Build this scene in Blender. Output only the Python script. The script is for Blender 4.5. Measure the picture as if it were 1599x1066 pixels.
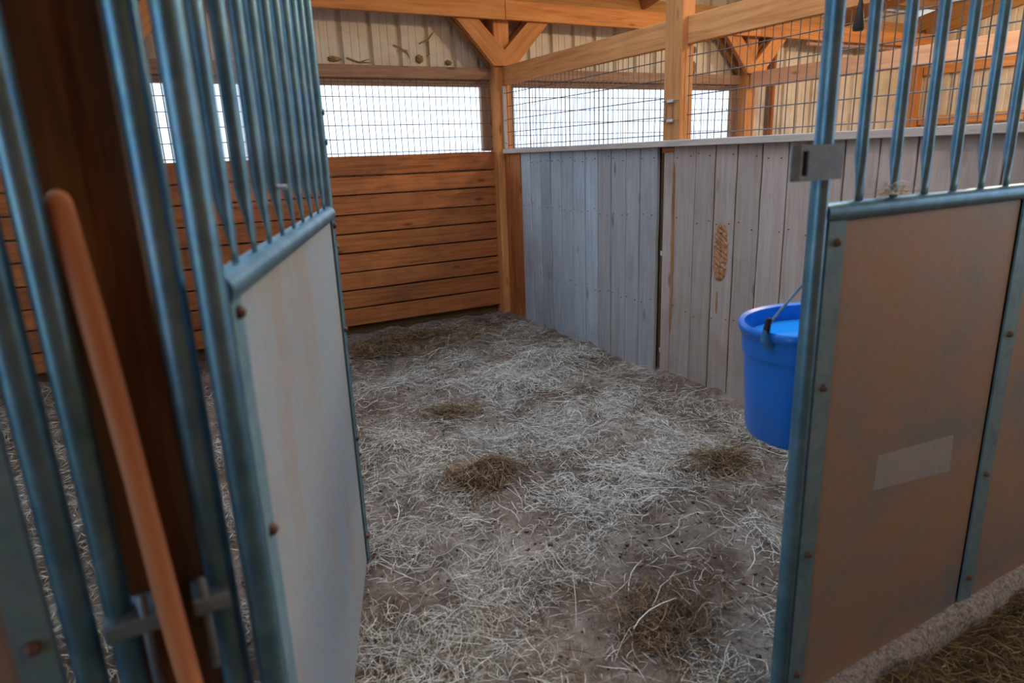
import bpy, bmesh, math, random
import numpy as np
from mathutils import Vector, Matrix

random.seed(7)
rng = np.random.default_rng(11)
for o in list(bpy.data.objects):
    bpy.data.objects.remove(o, do_unlink=True)
scene = bpy.context.scene
COL = scene.collection

# ------------------------------------------------------------------ camera
CAM = Vector((0.0, 0.0, 1.35))
F_PX, PITCH, ROLL, YAW = 1045.0, math.radians(15.6012), math.radians(-2.1773), math.radians(28.1163)
fw = Vector((math.sin(YAW) * math.cos(PITCH), math.cos(YAW) * math.cos(PITCH), -math.sin(PITCH)))
rt = Vector((math.cos(YAW), -math.sin(YAW), 0))
up = rt.cross(fw)
r2 = rt * math.cos(ROLL) + up * math.sin(ROLL)
u2 = -rt * math.sin(ROLL) + up * math.cos(ROLL)
cam_data = bpy.data.cameras.new('camera')
cam_data.sensor_width = 36.0
cam_data.lens = F_PX / 1599.0 * 36.0
cam_data.clip_start = 0.05
cam_data.clip_end = 500
cam_data.dof.use_dof = True
cam_data.dof.focus_distance = 3.9
cam_data.dof.aperture_fstop = 3.2
cam = bpy.data.objects.new('camera', cam_data)
COL.objects.link(cam)
cam.matrix_world = Matrix(((r2.x, u2.x, -fw.x, CAM.x), (r2.y, u2.y, -fw.y, CAM.y), (r2.z, u2.z, -fw.z, CAM.z), (0, 0, 0, 1)))
scene.camera = cam


def ray(px, py):
    return r2 * ((px - 799.5) / F_PX) - u2 * ((py - 533.0) / F_PX) + fw


def on_y(y, px, py):
    d = ray(px, py)
    return CAM + d * (y / d.y)


def on_x(x, px, py):
    d = ray(px, py)
    return CAM + d * (x / d.x)


def on_z(z, px, py):
    d = ray(px, py)
    return CAM + d * ((z - CAM.z) / d.z)


# ------------------------------------------------------------------ world and light
world = bpy.data.worlds.new('sky')
scene.world = world
world.use_nodes = True
bg = world.node_tree.nodes['Background']
# overcast sky: the usual rise in brightness from horizon to zenith, (1 + 2 sin h) / 3
wn, wl = world.node_tree.nodes, world.node_tree.links
w_tc = wn.new('ShaderNodeTexCoord')
w_sep = wn.new('ShaderNodeSeparateXYZ')
w_mad = wn.new('ShaderNodeMath')
w_mad.operation = 'MULTIPLY_ADD'
w_mad.use_clamp = False
w_max = wn.new('ShaderNodeMath')
w_max.operation = 'MAXIMUM'
w_max.inputs[1].default_value = 0.0
SKY = 0.65
w_mad.inputs[1].default_value = 2.0 * SKY
w_mad.inputs[2].default_value = SKY
wl.new(w_tc.outputs['Generated'], w_sep.inputs[0])
wl.new(w_sep.outputs['Z'], w_max.inputs[0])
wl.new(w_max.outputs[0], w_mad.inputs[0])
wl.new(w_mad.outputs[0], bg.inputs['Strength'])
bg.inputs['Color'].default_value = (0.67, 0.81, 1.0, 1)
scene.view_settings.view_transform = 'Standard'
scene.view_settings.look = 'None'
scene.view_settings.gamma = 1.0
scene.view_settings.use_curve_mapping = False
scene.view_settings.exposure = 1.68


def portal(loc, rot, sx, sy):
    ld = bpy.data.lights.new('sky_portal', 'AREA')
    ld.shape = 'RECTANGLE'
    ld.size, ld.size_y = sx, sy
    ld.cycles.is_portal = True
    o = bpy.data.objects.new('sky_portal', ld)
    COL.objects.link(o)
    o.location, o.rotation_euler = loc, rot


for cx in (-1.39, 1.39, 4.17):
    portal((cx, 5.36, 1.64), (math.radians(-90), 0, 0), 2.7, 0.56)
portal((-5.75, -0.9, 1.5), (0, math.radians(-90), 0), 3.1, 3.4)
portal((8.6, -0.9, 1.5), (0, math.radians(90), 0), 3.1, 3.4)
RISE = 0.19                       # roof slope
ADDED_CLEAR = [(-2.4, -0.4, 1.0, 3.9), (0.2, 2.5, 1.0, 3.9), (3.1, 5.2, 1.0, 3.9), (5.9, 7.9, 1.0, 3.9)]   # unseen clear roof sheets added to light the stalls, x0, x1, y0, y1
for (x0, x1, y0, y1) in ADDED_CLEAR:
    portal(((x0 + x1) / 2, (y0 + y1) / 2, 2.66 + 0.19 * (5.3 - (y0 + y1) / 2) + 0.2), (-math.atan(0.19), 0, 0), x1 - x0, (y1 - y0) * 1.02)

# ------------------------------------------------------------------ materials
MATS = {}


def new_mat(name):
    m = bpy.data.materials.new(name)
    m.use_nodes = True
    MATS[name] = m
    nt = m.node_tree
    return m, nt, nt.nodes['Principled BSDF']


def N(nt, t, **kw):
    n = nt.nodes.new(t)
    for k, v in kw.items():
        if k in n.inputs.keys():
            n.inputs[k].default_value = v
        else:
            setattr(n, k, v)
    return n


def ramp(nt, stops):
    n = nt.nodes.new('ShaderNodeValToRGB')
    e = n.color_ramp.elements
    while len(e) < len(stops):
        e.new(0.5)
    for i, (p, c) in enumerate(stops):
        e[i].position = p
        e[i].color = (c[0], c[1], c[2], 1)
    return n


def mixrgb(nt, mode, fac, a, b):
    n = nt.nodes.new('ShaderNodeMix')
    n.data_type = 'RGBA'
    n.blend_type = mode
    for sock, v in ((n.inputs[0], fac), (n.inputs[6], a), (n.inputs[7], b)):
        if hasattr(v, 'is_output'):
            nt.links.new(v, sock)
        elif isinstance(v, (int, float)):
            sock.default_value = v
        else:
            sock.default_value = (v[0], v[1], v[2], 1)
    return n.outputs[2]


def wood(name, dark, mid, light, rough=0.75, stain=0.35, stain_col=(0.09, 0.07, 0.06), vary=0.25, bump=0.25, grain=1.0):
    m, nt, bsdf = new_mat(name)
    L = nt.links.new
    tc = N(nt, 'ShaderNodeTexCoord')
    oi = N(nt, 'ShaderNodeObjectInfo')
    mul = N(nt, 'ShaderNodeMath', operation='MULTIPLY')
    mul.inputs[1].default_value = 37.0
    L(oi.outputs['Random'], mul.inputs[0])
    add = N(nt, 'ShaderNodeVectorMath', operation='ADD')
    L(tc.outputs['Object'], add.inputs[0])
    comb = N(nt, 'ShaderNodeCombineXYZ')
    for i in range(3):
        L(mul.outputs[0], comb.inputs[i])
    L(comb.outputs[0], add.inputs[1])
    mp = N(nt, 'ShaderNodeMapping')
    mp.inputs['Scale'].default_value = (1.6 * grain, 26 * grain, 26 * grain)
    L(add.outputs[0], mp.inputs[0])
    n1 = N(nt, 'ShaderNodeTexNoise', Scale=1.6, Detail=7.0, Roughness=0.62, Distortion=0.7)
    L(mp.outputs[0], n1.inputs['Vector'])
    rp = ramp(nt, [(0.28, dark), (0.5, mid), (0.75, light)])
    L(n1.outputs['Fac'], rp.inputs[0])
    # broad staining
    n2 = N(nt, 'ShaderNodeTexNoise', Scale=2.6, Detail=5.0, Roughness=0.6)
    L(add.outputs[0], n2.inputs['Vector'])
    rs = ramp(nt, [(0.48, (0, 0, 0)), (0.75, (1, 1, 1))])
    L(n2.outputs['Fac'], rs.inputs[0])
    ms = N(nt, 'ShaderNodeMath', operation='MULTIPLY')
    ms.inputs[1].default_value = stain
    L(rs.outputs[0], ms.inputs[0])
    c = mixrgb(nt, 'MIX', ms.outputs[0], rp.outputs[0], stain_col)
    # knots
    mk = N(nt, 'ShaderNodeMapping')
    mk.inputs['Scale'].default_value = (2.2, 7.0, 7.0)
    L(add.outputs[0], mk.inputs[0])
    vk = N(nt, 'ShaderNodeTexVoronoi', Scale=1.0)
    L(mk.outputs[0], vk.inputs['Vector'])
    rk = ramp(nt, [(0.05, (1, 1, 1)), (0.13, (0, 0, 0))])
    L(vk.outputs['Distance'], rk.inputs[0])
    mkk = N(nt, 'ShaderNodeMath', operation='MULTIPLY')
    mkk.inputs[1].default_value = 0.7
    L(rk.outputs[0], mkk.inputs[0])
    c = mixrgb(nt, 'MIX', mkk.outputs[0], c, tuple(x * 0.35 for x in dark))
    # piece to piece variation
    mr = N(nt, 'ShaderNodeMapRange')
    mr.inputs['To Min'].default_value = 1.0 - vary
    mr.inputs['To Max'].default_value = 1.0 + vary
    L(oi.outputs['Random'], mr.inputs['Value'])
    hsv = N(nt, 'ShaderNodeHueSaturation')
    L(mr.outputs[0], hsv.inputs['Value'])
    L(c, hsv.inputs['Color'])
    L(hsv.outputs[0], bsdf.inputs['Base Color'])
    bsdf.inputs['Roughness'].default_value = rough
    bsdf.inputs['Specular IOR Level'].default_value = 0.25
    b = N(nt, 'ShaderNodeBump', Strength=bump, Distance=0.004)
    L(n1.outputs['Fac'], b.inputs['Height'])
    L(b.outputs[0], bsdf.inputs['Normal'])
    return m


wood('beam_wood', (0.44, 0.17, 0.055), (0.62, 0.27, 0.092), (0.72, 0.36, 0.14), stain=0.3, stain_col=(0.36, 0.135, 0.045), vary=0.12, grain=0.8)
wood('girt_wood', (0.22, 0.13, 0.08), (0.34, 0.205, 0.13), (0.42, 0.27, 0.18), stain=0.3, vary=0.1)
wood('board_wood', (0.22, 0.068, 0.021), (0.42, 0.142, 0.043), (0.53, 0.205, 0.07), stain=0.65, stain_col=(0.15, 0.065, 0.035), vary=0.16)
wood('plank_wood', (0.36, 0.275, 0.235), (0.43, 0.345, 0.30), (0.50, 0.41, 0.365), stain=0.6, stain_col=(0.26, 0.19, 0.155), vary=0.16)
wood('plank_window_blue', (0.32, 0.36, 0.40), (0.40, 0.455, 0.50), (0.50, 0.55, 0.59), stain=0.6, stain_col=(0.27, 0.265, 0.28), vary=0.16)  # cool tone carries the blue window light on the left planks
wood('plank_blue_fade', (0.34, 0.335, 0.335), (0.415, 0.41, 0.41), (0.50, 0.49, 0.485), stain=0.6, stain_col=(0.265, 0.24, 0.23), vary=0.16)  # in-between tone, the blue window light fading along the run
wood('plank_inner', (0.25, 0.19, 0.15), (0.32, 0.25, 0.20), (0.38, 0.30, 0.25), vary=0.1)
wood('cap_wood', (0.42, 0.35, 0.30), (0.55, 0.47, 0.41), (0.62, 0.54, 0.48), stain=0.15, stain_col=(0.35, 0.28, 0.23), vary=0.1)
wood('post_dark', (0.07, 0.042, 0.02), (0.14, 0.08, 0.038), (0.22, 0.13, 0.06), stain=0.4, stain_col=(0.045, 0.028, 0.018), vary=0.05, bump=0.5)
wood('roof_wood', (0.30, 0.15, 0.055), (0.42, 0.22, 0.085), (0.50, 0.29, 0.12), stain=0.3, stain_col=(0.22, 0.10, 0.04), vary=0.2)
wood('handle_wood', (0.42, 0.17, 0.075), (0.52, 0.23, 0.11), (0.60, 0.30, 0.16), stain=0.3, stain_col=(0.24, 0.10, 0.045), vary=0.0, rough=0.45, bump=0.1)
wood('chewed_wood', (0.20, 0.09, 0.04), (0.38, 0.19, 0.09), (0.50, 0.28, 0.14), stain=0.2, stain_col=(0.16, 0.07, 0.03), vary=0.0, bump=1.0)
wood('pink_wood', (0.62, 0.34, 0.19), (0.74, 0.43, 0.26), (0.80, 0.50, 0.33), stain=0.15, stain_col=(0.45, 0.26, 0.15), vary=0.1)


def steel(name, c1, c2, c3, metallic=0.55, rough=0.42, scale=(3, 3, 3), sc=4.0):
    m, nt, bsdf = new_mat(name)
    L = nt.links.new
    tc = N(nt, 'ShaderNodeTexCoord')
    mp = N(nt, 'ShaderNodeMapping')
    mp.inputs['Scale'].default_value = scale
    L(tc.outputs['Object'], mp.inputs[0])
    n1 = N(nt, 'ShaderNodeTexNoise', Scale=sc, Detail=6.0, Roughness=0.65, Distortion=0.4)
    L(mp.outputs[0], n1.inputs['Vector'])
    rp = ramp(nt, [(0.3, c1), (0.5, c2), (0.7, c3)])
    L(n1.outputs['Fac'], rp.inputs[0])
    n2 = N(nt, 'ShaderNodeTexNoise', Scale=60.0, Detail=3.0)
    L(tc.outputs['Object'], n2.inputs['Vector'])
    c = mixrgb(nt, 'OVERLAY', 0.25, rp.outputs[0], n2.outputs['Color'])
    L(c, bsdf.inputs['Base Color'])
    bsdf.inputs['Metallic'].default_value = metallic
    mr = N(nt, 'ShaderNodeMapRange')
    mr.inputs['To Min'].default_value = rough - 0.1
    mr.inputs['To Max'].default_value = rough + 0.15
    L(n2.outputs['Fac'], mr.inputs['Value'])
    L(mr.outputs[0], bsdf.inputs['Roughness'])
    b = N(nt, 'ShaderNodeBump', Strength=0.08, Distance=0.002)
    L(n1.outputs['Fac'], b.inputs['Height'])
    L(b.outputs[0], bsdf.inputs['Normal'])
    return m


steel('tube_steel', (0.085, 0.22, 0.32), (0.13, 0.29, 0.40), (0.19, 0.36, 0.46), metallic=0.75, rough=0.36)
steel('strip_steel', (0.11, 0.23, 0.30), (0.16, 0.31, 0.38), (0.21, 0.35, 0.41), metallic=0.4, rough=0.5)
steel('door_sheet', (0.40, 0.35, 0.31), (0.37, 0.44, 0.49), (0.33, 0.45, 0.55), metallic=0.3, rough=0.5, scale=(2.2, 2.2, 0.55), sc=2.2)
steel('panel_sheet', (0.37, 0.25, 0.155), (0.32, 0.265, 0.21), (0.20, 0.25, 0.28), metallic=0.25, rough=0.5, scale=(1.1, 1.1, 2.2), sc=2.0)
steel('plate_steel', (0.12, 0.19, 0.24), (0.17, 0.25, 0.30), (0.24, 0.33, 0.38), metallic=0.5, rough=0.45)
steel('bolt_steel', (0.09, 0.045, 0.03), (0.13, 0.08, 0.06), (0.18, 0.14, 0.12), metallic=0.4, rough=0.6)
steel('sticker', (0.29, 0.33, 0.35), (0.34, 0.38, 0.40), (0.37, 0.40, 0.41), metallic=0.2, rough=0.5)
steel('wire_steel', (0.12, 0.11, 0.11), (0.17, 0.15, 0.14), (0.22, 0.19, 0.17), metallic=0.5, rough=0.5)
steel('pipe_copper', (0.45, 0.25, 0.20), (0.60, 0.38, 0.32), (0.68, 0.48, 0.42), metallic=0.6, rough=0.3)
steel('bright_steel', (0.5, 0.5, 0.5), (0.6, 0.6, 0.6), (0.7, 0.7, 0.7), metallic=0.4, rough=0.4)


def siding_mat():
    m, nt, bsdf = new_mat('siding_metal')
    L = nt.links.new
    tc = N(nt, 'ShaderNodeTexCoord')
    n1 = N(nt, 'ShaderNodeTexNoise', Scale=2.5, Detail=7.0, Roughness=0.7)
    L(tc.outputs['Object'], n1.inputs['Vector'])
    rp = ramp(nt, [(0.32, (0.50, 0.43, 0.33)), (0.55, (0.66, 0.60, 0.50)), (0.75, (0.72, 0.67, 0.58))])
    L(n1.outputs['Fac'], rp.inputs[0])
    mp = N(nt, 'ShaderNodeMapping')
    mp.inputs['Scale'].default_value = (9, 9, 1.2)
    L(tc.outputs['Object'], mp.inputs[0])
    n2 = N(nt, 'ShaderNodeTexNoise', Scale=1.2, Detail=5.0)
    L(mp.outputs[0], n2.inputs['Vector'])
    r2_ = ramp(nt, [(0.58, (0, 0, 0)), (0.78, (1, 1, 1))])
    L(n2.outputs['Fac'], r2_.inputs[0])
    mm = N(nt, 'ShaderNodeMath', operation='MULTIPLY')
    mm.inputs[1].default_value = 0.55
    L(r2_.outputs[0], mm.inputs[0])
    c = mixrgb(nt, 'MIX', mm.outputs[0], rp.outputs[0], (0.33, 0.22, 0.12))
    L(c, bsdf.inputs['Base Color'])
    bsdf.inputs['Roughness'].default_value = 0.55


siding_mat()


def plain(name, col, rough=0.6, metallic=0.0, spec=0.5, noise=0.0, nscale=8.0, bump=0.0, detail=6.0):
    m, nt, bsdf = new_mat(name)
    L = nt.links.new
    tc = N(nt, 'ShaderNodeTexCoord')
    n1 = N(nt, 'ShaderNodeTexNoise', Scale=nscale, Detail=detail, Roughness=0.65)
    L(tc.outputs['Object'], n1.inputs['Vector'])
    lo = tuple(max(0, x * (1 - noise)) for x in col)
    hi = tuple(min(1, x * (1 + noise)) for x in col)
    rp = ramp(nt, [(0.3, lo), (0.7, hi)])
    L(n1.outputs['Fac'], rp.inputs[0])
    L(rp.outputs[0], bsdf.inputs['Base Color'])
    bsdf.inputs['Roughness'].default_value = rough
    bsdf.inputs['Metallic'].default_value = metallic
    bsdf.inputs['Specular IOR Level'].default_value = spec
    if bump:
        b = N(nt, 'ShaderNodeBump', Strength=bump, Distance=0.01)
        L(n1.outputs['Fac'], b.inputs['Height'])
        L(b.outputs[0], bsdf.inputs['Normal'])
    return m


plain('blue_plastic', (0.006, 0.17, 0.66), rough=0.32, noise=0.08, nscale=5)
plain('blue_rim', (0.05, 0.22, 0.48), rough=0.4, noise=0.1, nscale=9)
plain('black_rubber', (0.012, 0.012, 0.014), rough=0.6, noise=0.2)
plain('concrete', (0.36, 0.36, 0.36), rough=0.9, noise=0.7, nscale=90, bump=1.0)
plain('mud', (0.30, 0.19, 0.09), rough=0.95, noise=0.3, nscale=30, bump=0.6)
plain('outdoor_ground', (0.40, 0.38, 0.33), rough=0.95, noise=0.25, nscale=0.8)
plain('clump_soil', (0.10, 0.055, 0.034), rough=0.95, noise=0.5, nscale=22, bump=0.9)
plain('aisle_dirt', (0.11, 0.085, 0.055), rough=0.95, noise=0.5, nscale=14, bump=0.9)
plain('web', (0.45, 0.36, 0.24), rough=0.9, noise=0.3, nscale=30)
plain('glass_bulb', (0.9, 0.85, 0.75), rough=0.3)
m, nt, bsdf = new_mat('clear_sheet')
tr = N(nt, 'ShaderNodeBsdfTransparent')
tr.inputs[0].default_value = (0.88, 0.93, 0.96, 1)
mx = N(nt, 'ShaderNodeMixShader')
mx.inputs[0].default_value = 0.08
nt.links.new(tr.outputs[0], mx.inputs[1])
nt.links.new(bsdf.outputs[0], mx.inputs[2])
bsdf.inputs['Base Color'].default_value = (0.7, 0.75, 0.78, 1)
nt.links.new(mx.outputs[0], nt.nodes['Material Output'].inputs[0])
m, nt, bsdf = new_mat('water')
bsdf.inputs['Base Color'].default_value = (0.02, 0.30, 0.85, 1)
bsdf.inputs['Roughness'].default_value = 0.08
m, nt, bsdf = new_mat('fill_lamp_glow')
bsdf.inputs['Emission Color'].default_value = (1.0, 0.72, 0.42, 1)
bsdf.inputs['Emission Strength'].default_value = 12.0


def dirt_mat():
    m, nt, bsdf = new_mat('stall_dirt')
    L = nt.links.new
    tc = N(nt, 'ShaderNodeTexCoord')
    n1 = N(nt, 'ShaderNodeTexNoise', Scale=1.7, Detail=9.0, Roughness=0.68)
    L(tc.outputs['Object'], n1.inputs['Vector'])
    rp = ramp(nt, [(0.32, (0.085, 0.05, 0.034)), (0.46, (0.20, 0.142, 0.108)), (0.62, (0.36, 0.295, 0.245))])
    L(n1.outputs['Fac'], rp.inputs[0])
    n2 = N(nt, 'ShaderNodeTexNoise', Scale=38.0, Detail=8.0, Roughness=0.75)
    L(tc.outputs['Object'], n2.inputs['Vector'])
    n3 = N(nt, 'ShaderNodeTexNoise', Scale=7.0, Detail=6.0, Roughness=0.7)
    L(tc.outputs['Object'], n3.inputs['Vector'])
    r3 = ramp(nt, [(0.40, (1, 1, 1)), (0.56, (0, 0, 0))])
    L(n3.outputs['Fac'], r3.inputs[0])
    m3 = N(nt, 'ShaderNodeMath', operation='MULTIPLY')
    m3.inputs[1].default_value = 0.65
    L(r3.outputs[0], m3.inputs[0])
    c0 = mixrgb(nt, 'MIX', m3.outputs[0], rp.outputs[0], (0.085, 0.05, 0.034))
    c = mixrgb(nt, 'OVERLAY', 0.85, c0, n2.outputs['Fac'])
    L(c, bsdf.inputs['Base Color'])
    bsdf.inputs['Roughness'].default_value = 0.95
    bsdf.inputs['Specular IOR Level'].default_value = 0.15
    b = N(nt, 'ShaderNodeBump', Strength=0.9, Distance=0.012)
    L(n2.outputs['Fac'], b.inputs['Height'])
    L(b.outputs[0], bsdf.inputs['Normal'])


dirt_mat()


def hay_mat(name, stops):
    m, nt, bsdf = new_mat(name)
    a = N(nt, 'ShaderNodeAttribute', attribute_name='tone')
    rp = ramp(nt, stops)
    nt.links.new(a.outputs['Fac'], rp.inputs[0])
    nt.links.new(rp.outputs[0], bsdf.inputs['Base Color'])
    bsdf.inputs['Roughness'].default_value = 0.6
    bsdf.inputs['Specular IOR Level'].default_value = 0.3


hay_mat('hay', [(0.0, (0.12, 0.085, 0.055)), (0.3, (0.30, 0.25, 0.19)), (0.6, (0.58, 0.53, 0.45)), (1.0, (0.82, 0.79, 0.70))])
hay_mat('crumb', [(0.0, (0.06, 0.035, 0.024)), (0.6, (0.19, 0.135, 0.105)), (1.0, (0.38, 0.31, 0.26))])
hay_mat('hay_brown', [(0.0, (0.05, 0.024, 0.011)), (0.5, (0.13, 0.068, 0.031)), (1.0, (0.38, 0.25, 0.13))])
hay_mat('hay_moss', [(0.0, (0.06, 0.05, 0.022)), (0.5, (0.16, 0.125, 0.055)), (1.0, (0.38, 0.29, 0.15))])
hay_mat('straw_gold', [(0.0, (0.30, 0.20, 0.10)), (0.5, (0.52, 0.41, 0.27)), (1.0, (0.72, 0.62, 0.46))])


# ------------------------------------------------------------------ object helpers
def tag(o, label, cat, group=None):
    o['label'] = label
    o['category'] = cat
    if group:
        o['group'] = group
    return o


def structure(o, label=None):
    o['kind'] = 'structure'
    if label:
        o['label'] = label
    return o


def empty(name, loc=(0, 0, 0)):
    o = bpy.data.objects.new(name, None)
    o.empty_display_size = 0.1
    COL.objects.link(o)
    o.location = loc
    return o


def origin(parent):
    v = Vector((0, 0, 0))
    while parent is not None:
        v += parent.location
        parent = parent.parent
    return v


def link(name, me, mat, parent=None, matrix=None, smooth=False):
    me.materials.clear()
    me.materials.append(MATS[mat])
    if smooth:
        for p in me.polygons:
            p.use_smooth = True
        me.set_sharp_from_angle(angle=math.radians(40))
    o = bpy.data.objects.new(name, me)
    COL.objects.link(o)
    mw = matrix if matrix is not None else Matrix()
    if parent is not None:
        o.parent = parent
        pm = parent.matrix_basis.copy()
        q = parent.parent
        while q is not None:
            pm = q.matrix_basis @ pm
            q = q.parent
        o.matrix_basis = pm.inverted() @ mw
    else:
        o.matrix_basis = mw
    return o


def from_data(verts, faces):
    me = bpy.data.meshes.new('m')
    me.from_pydata([tuple(v) for v in verts], [], faces)
    me.update()
    return me


def timber_mesh(length, w, t, cham=0.003, seg=1, jit=0.0):
    """board along local X from 0 to length, width along Y, thickness along Z"""
    vs, fs = [], []
    prof = [(-w / 2 + cham, -t / 2), (w / 2 - cham, -t / 2), (w / 2, -t / 2 + cham), (w / 2, t / 2 - cham),
            (w / 2 - cham, t / 2), (-w / 2 + cham, t / 2), (-w / 2, t / 2 - cham), (-w / 2, -t / 2 + cham)]
    for i in range(seg + 1):
        x = length * i / seg
        a, b, c = (random.uniform(-jit, jit) for _ in range(3))
        for (y, z) in prof:
            vs.append((x, y + (a if y > 0 else b), z + c * 0.5))
    for i in range(seg):
        for k in range(8):
            p, q = i * 8 + k, i * 8 + (k + 1) % 8
            fs.append((p, p + 8, q + 8, q)[::-1])
    fs.append(tuple(range(8))[::-1])
    fs.append(tuple(range(seg * 8, seg * 8 + 8)))
    return from_data(vs, fs)


def timber(name, a, b, w, t, wdir, mat, parent=None, seg=1, jit=0.0, cham=0.003):
    a, b = Vector(a), Vector(b)
    X = (b - a)
    L = X.length
    X.normalize()
    Y = Vector(wdir)
    Y = (Y - X * Y.dot(X)).normalized()
    Z = X.cross(Y)
    mw = Matrix(((X.x, Y.x, Z.x, a.x), (X.y, Y.y, Z.y, a.y), (X.z, Y.z, Z.z, a.z), (0, 0, 0, 1)))
    return link(name, timber_mesh(L, w, t, cham, seg, jit), mat, parent, mw)


def tube_data(points, radii, n=16, cap=True, sq=None):
    """sq: optional list of (radial direction A scale, B scale) and offset per ring"""
    pts = [Vector(p) for p in points]
    if not isinstance(radii, (list, tuple)):
        radii = [radii] * len(pts)
    vs, fs = [], []
    T0 = (pts[1] - pts[0]).normalized()
    ref = Vector((0, 0, 1)) if abs(T0.z) < 0.9 else Vector((1, 0, 0))
    A = T0.cross(ref).normalized()
    for i, p in enumerate(pts):
        if i == 0:
            T = pts[1] - pts[0]
        elif i == len(pts) - 1:
            T = pts[-1] - pts[-2]
        else:
            T = (pts[i + 1] - pts[i]).normalized() + (pts[i] - pts[i - 1]).normalized()
        T.normalize()
        A = (A - T * A.dot(T)).normalized()
        B = T.cross(A)
        for k in range(n):
            an = 2 * math.pi * k / n
            vs.append(p + (A * math.cos(an) + B * math.sin(an)) * radii[i])
    for i in range(len(pts) - 1):
        for k in range(n):
            p, q = i * n + k, i * n + (k + 1) % n
            fs.append((p, q, q + n, p + n))
    if cap:
        fs.append(tuple(range(n))[::-1])
        fs.append(tuple(range((len(pts) - 1) * n, len(pts) * n)))
    return vs, fs


def tube(name, points, r, mat, parent=None, n=16, cap=True):
    vs, fs = tube_data(points, r, n, cap)
    return link(name, from_data(vs, fs), mat, parent, smooth=True)


class MB:
    def __init__(self):
        self.v, self.f = [], []

    def add(self, vs, fs):
        k = len(self.v)
        self.v += [tuple(v) for v in vs]
        self.f += [tuple(i + k for i in f) for f in fs]

    def box(self, lo, hi):
        x0, y0, z0 = lo
        x1, y1, z1 = hi
        self.add([(x0, y0, z0), (x1, y0, z0), (x1, y1, z0), (x0, y1, z0), (x0, y0, z1), (x1, y0, z1), (x1, y1, z1), (x0, y1, z1)],
                 [(3, 2, 1, 0), (4, 5, 6, 7), (0, 1, 5, 4), (1, 2, 6, 5), (2, 3, 7, 6), (3, 0, 4, 7)])

    def bar(self, a, b, r, n=4):
        self.add(*tube_data([a, b], r, n))

    def build(self, name, mat, parent=None, smooth=False, matrix=None):
        return link(name, from_data(self.v, self.f), mat, parent, matrix, smooth)


def box(name, lo, hi, mat, parent=None, bevel=0.0):
    bm = bmesh.new()
    bmesh.ops.create_cube(bm, size=1)
    for v in bm.verts:
        v.co = Vector([lo[i] + (v.co[i] + 0.5) * (hi[i] - lo[i]) for i in range(3)])
    if bevel:
        bmesh.ops.bevel(bm, geom=bm.edges[:], offset=bevel, segments=2, profile=0.5, affect='EDGES')
    me = bpy.data.meshes.new(name)
    bm.to_mesh(me)
    bm.free()
    return link(name, me, mat, parent)


def bolt_head(pos, normal, r, mat, parent, name='bolt'):
    nrm = Vector(normal).normalized()
    p = Vector(pos)
    return tube(name, [p - nrm * 0.004, p + nrm * 0.003, p + nrm * 0.007, p + nrm * 0.009], [r, r, r * 0.75, r * 0.25], mat, parent, n=10)


# ------------------------------------------------------------------ key dimensions (metres)
XR = 2.73            # face of the right-hand plank partition
YB = 5.20            # face of the back wall boards
YF = 0.90            # line of the stall fronts
CAP = 1.395
POSTS = [-2.79, 0.0, 2.745, 5.57, 8.36]
BEAM0, BEAM1 = 1.893, 2.035


# ------------------------------------------------------------------ ground
def gnoise_params(k, fmin, fmax, seed):
    r = np.random.default_rng(seed)
    ang = r.uniform(0, 2 * np.pi, k)
    fr = np.exp(r.uniform(np.log(fmin), np.log(fmax), k))
    ph = r.uniform(0, 2 * np.pi, k)
    return np.cos(ang) * fr, np.sin(ang) * fr, ph, 1.0 / fr ** 0.7


def gnoise(P, x, y):
    fx, fy, ph, am = P
    s = np.zeros_like(x, dtype=float)
    for i in range(len(ph)):
        s += am[i] * np.sin(fx[i] * x + fy[i] * y + ph[i])
    return s / np.sqrt((am ** 2).sum() / 2)


G1 = gnoise_params(26, 2.5, 9, 3)
G2 = gnoise_params(40, 12, 70, 5)
G3 = gnoise_params(24, 2.0, 8, 9)      # hay density
G4 = gnoise_params(24, 9, 26, 13)      # hay density, small tufts


def ground(x, y):
    edge = np.clip((y - 0.95) / 0.35, 0, 1)
    return edge * (0.013 * gnoise(G1, x, y) + 0.008 * gnoise(G2, x, y)) - 0.006


def grid_mesh(x0, x1, y0, y1, step, fn):
    nx, ny = int((x1 - x0) / step) + 1, int((y1 - y0) / step) + 1
    xs, ys = np.linspace(x0, x1, nx), np.linspace(y0, y1, ny)
    X, Y = np.meshgrid(xs, ys)
    Z = fn(X, Y)
    co = np.stack([X, Y, Z], -1).reshape(-1, 3)
    i = np.arange(ny - 1)[:, None] * nx + np.arange(nx - 1)[None, :]
    q = np.stack([i, i + 1, i + nx + 1, i + nx], -1).reshape(-1, 4)
    me = bpy.data.meshes.new('grid')
    me.vertices.add(len(co))
    me.vertices.foreach_set('co', co.ravel())
    me.loops.add(q.size)
    me.loops.foreach_set('vertex_index', q.ravel())
    me.polygons.add(len(q))
    me.polygons.foreach_set('loop_start', np.arange(0, q.size, 4))
    me.polygons.foreach_set('use_smooth', np.ones(len(q), bool))
    me.update()
    me.validate()
    return me


structure(link('floor', grid_mesh(-2.85, 2.76, 0.95, 5.30, 0.02, ground), 'stall_dirt'), 'brown dirt floor of the stall')
structure(box('floor_neighbour', (2.76, 0.95, -0.2), (8.6, 5.3, -0.004), 'stall_dirt'))
A1 = gnoise_params(30, 6, 45, 21)
structure(link('floor_aisle', grid_mesh(-5.8, 8.6, -2.7, 0.96, 0.05, lambda x, y: -0.055 + 0.006 * gnoise(A1, x, y)), 'aisle_dirt'), 'dark aisle floor in front of the stalls')
structure(box('ground_outdoors', (-60, -60, -0.5), (60, 60, -0.22), 'outdoor_ground'))

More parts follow.
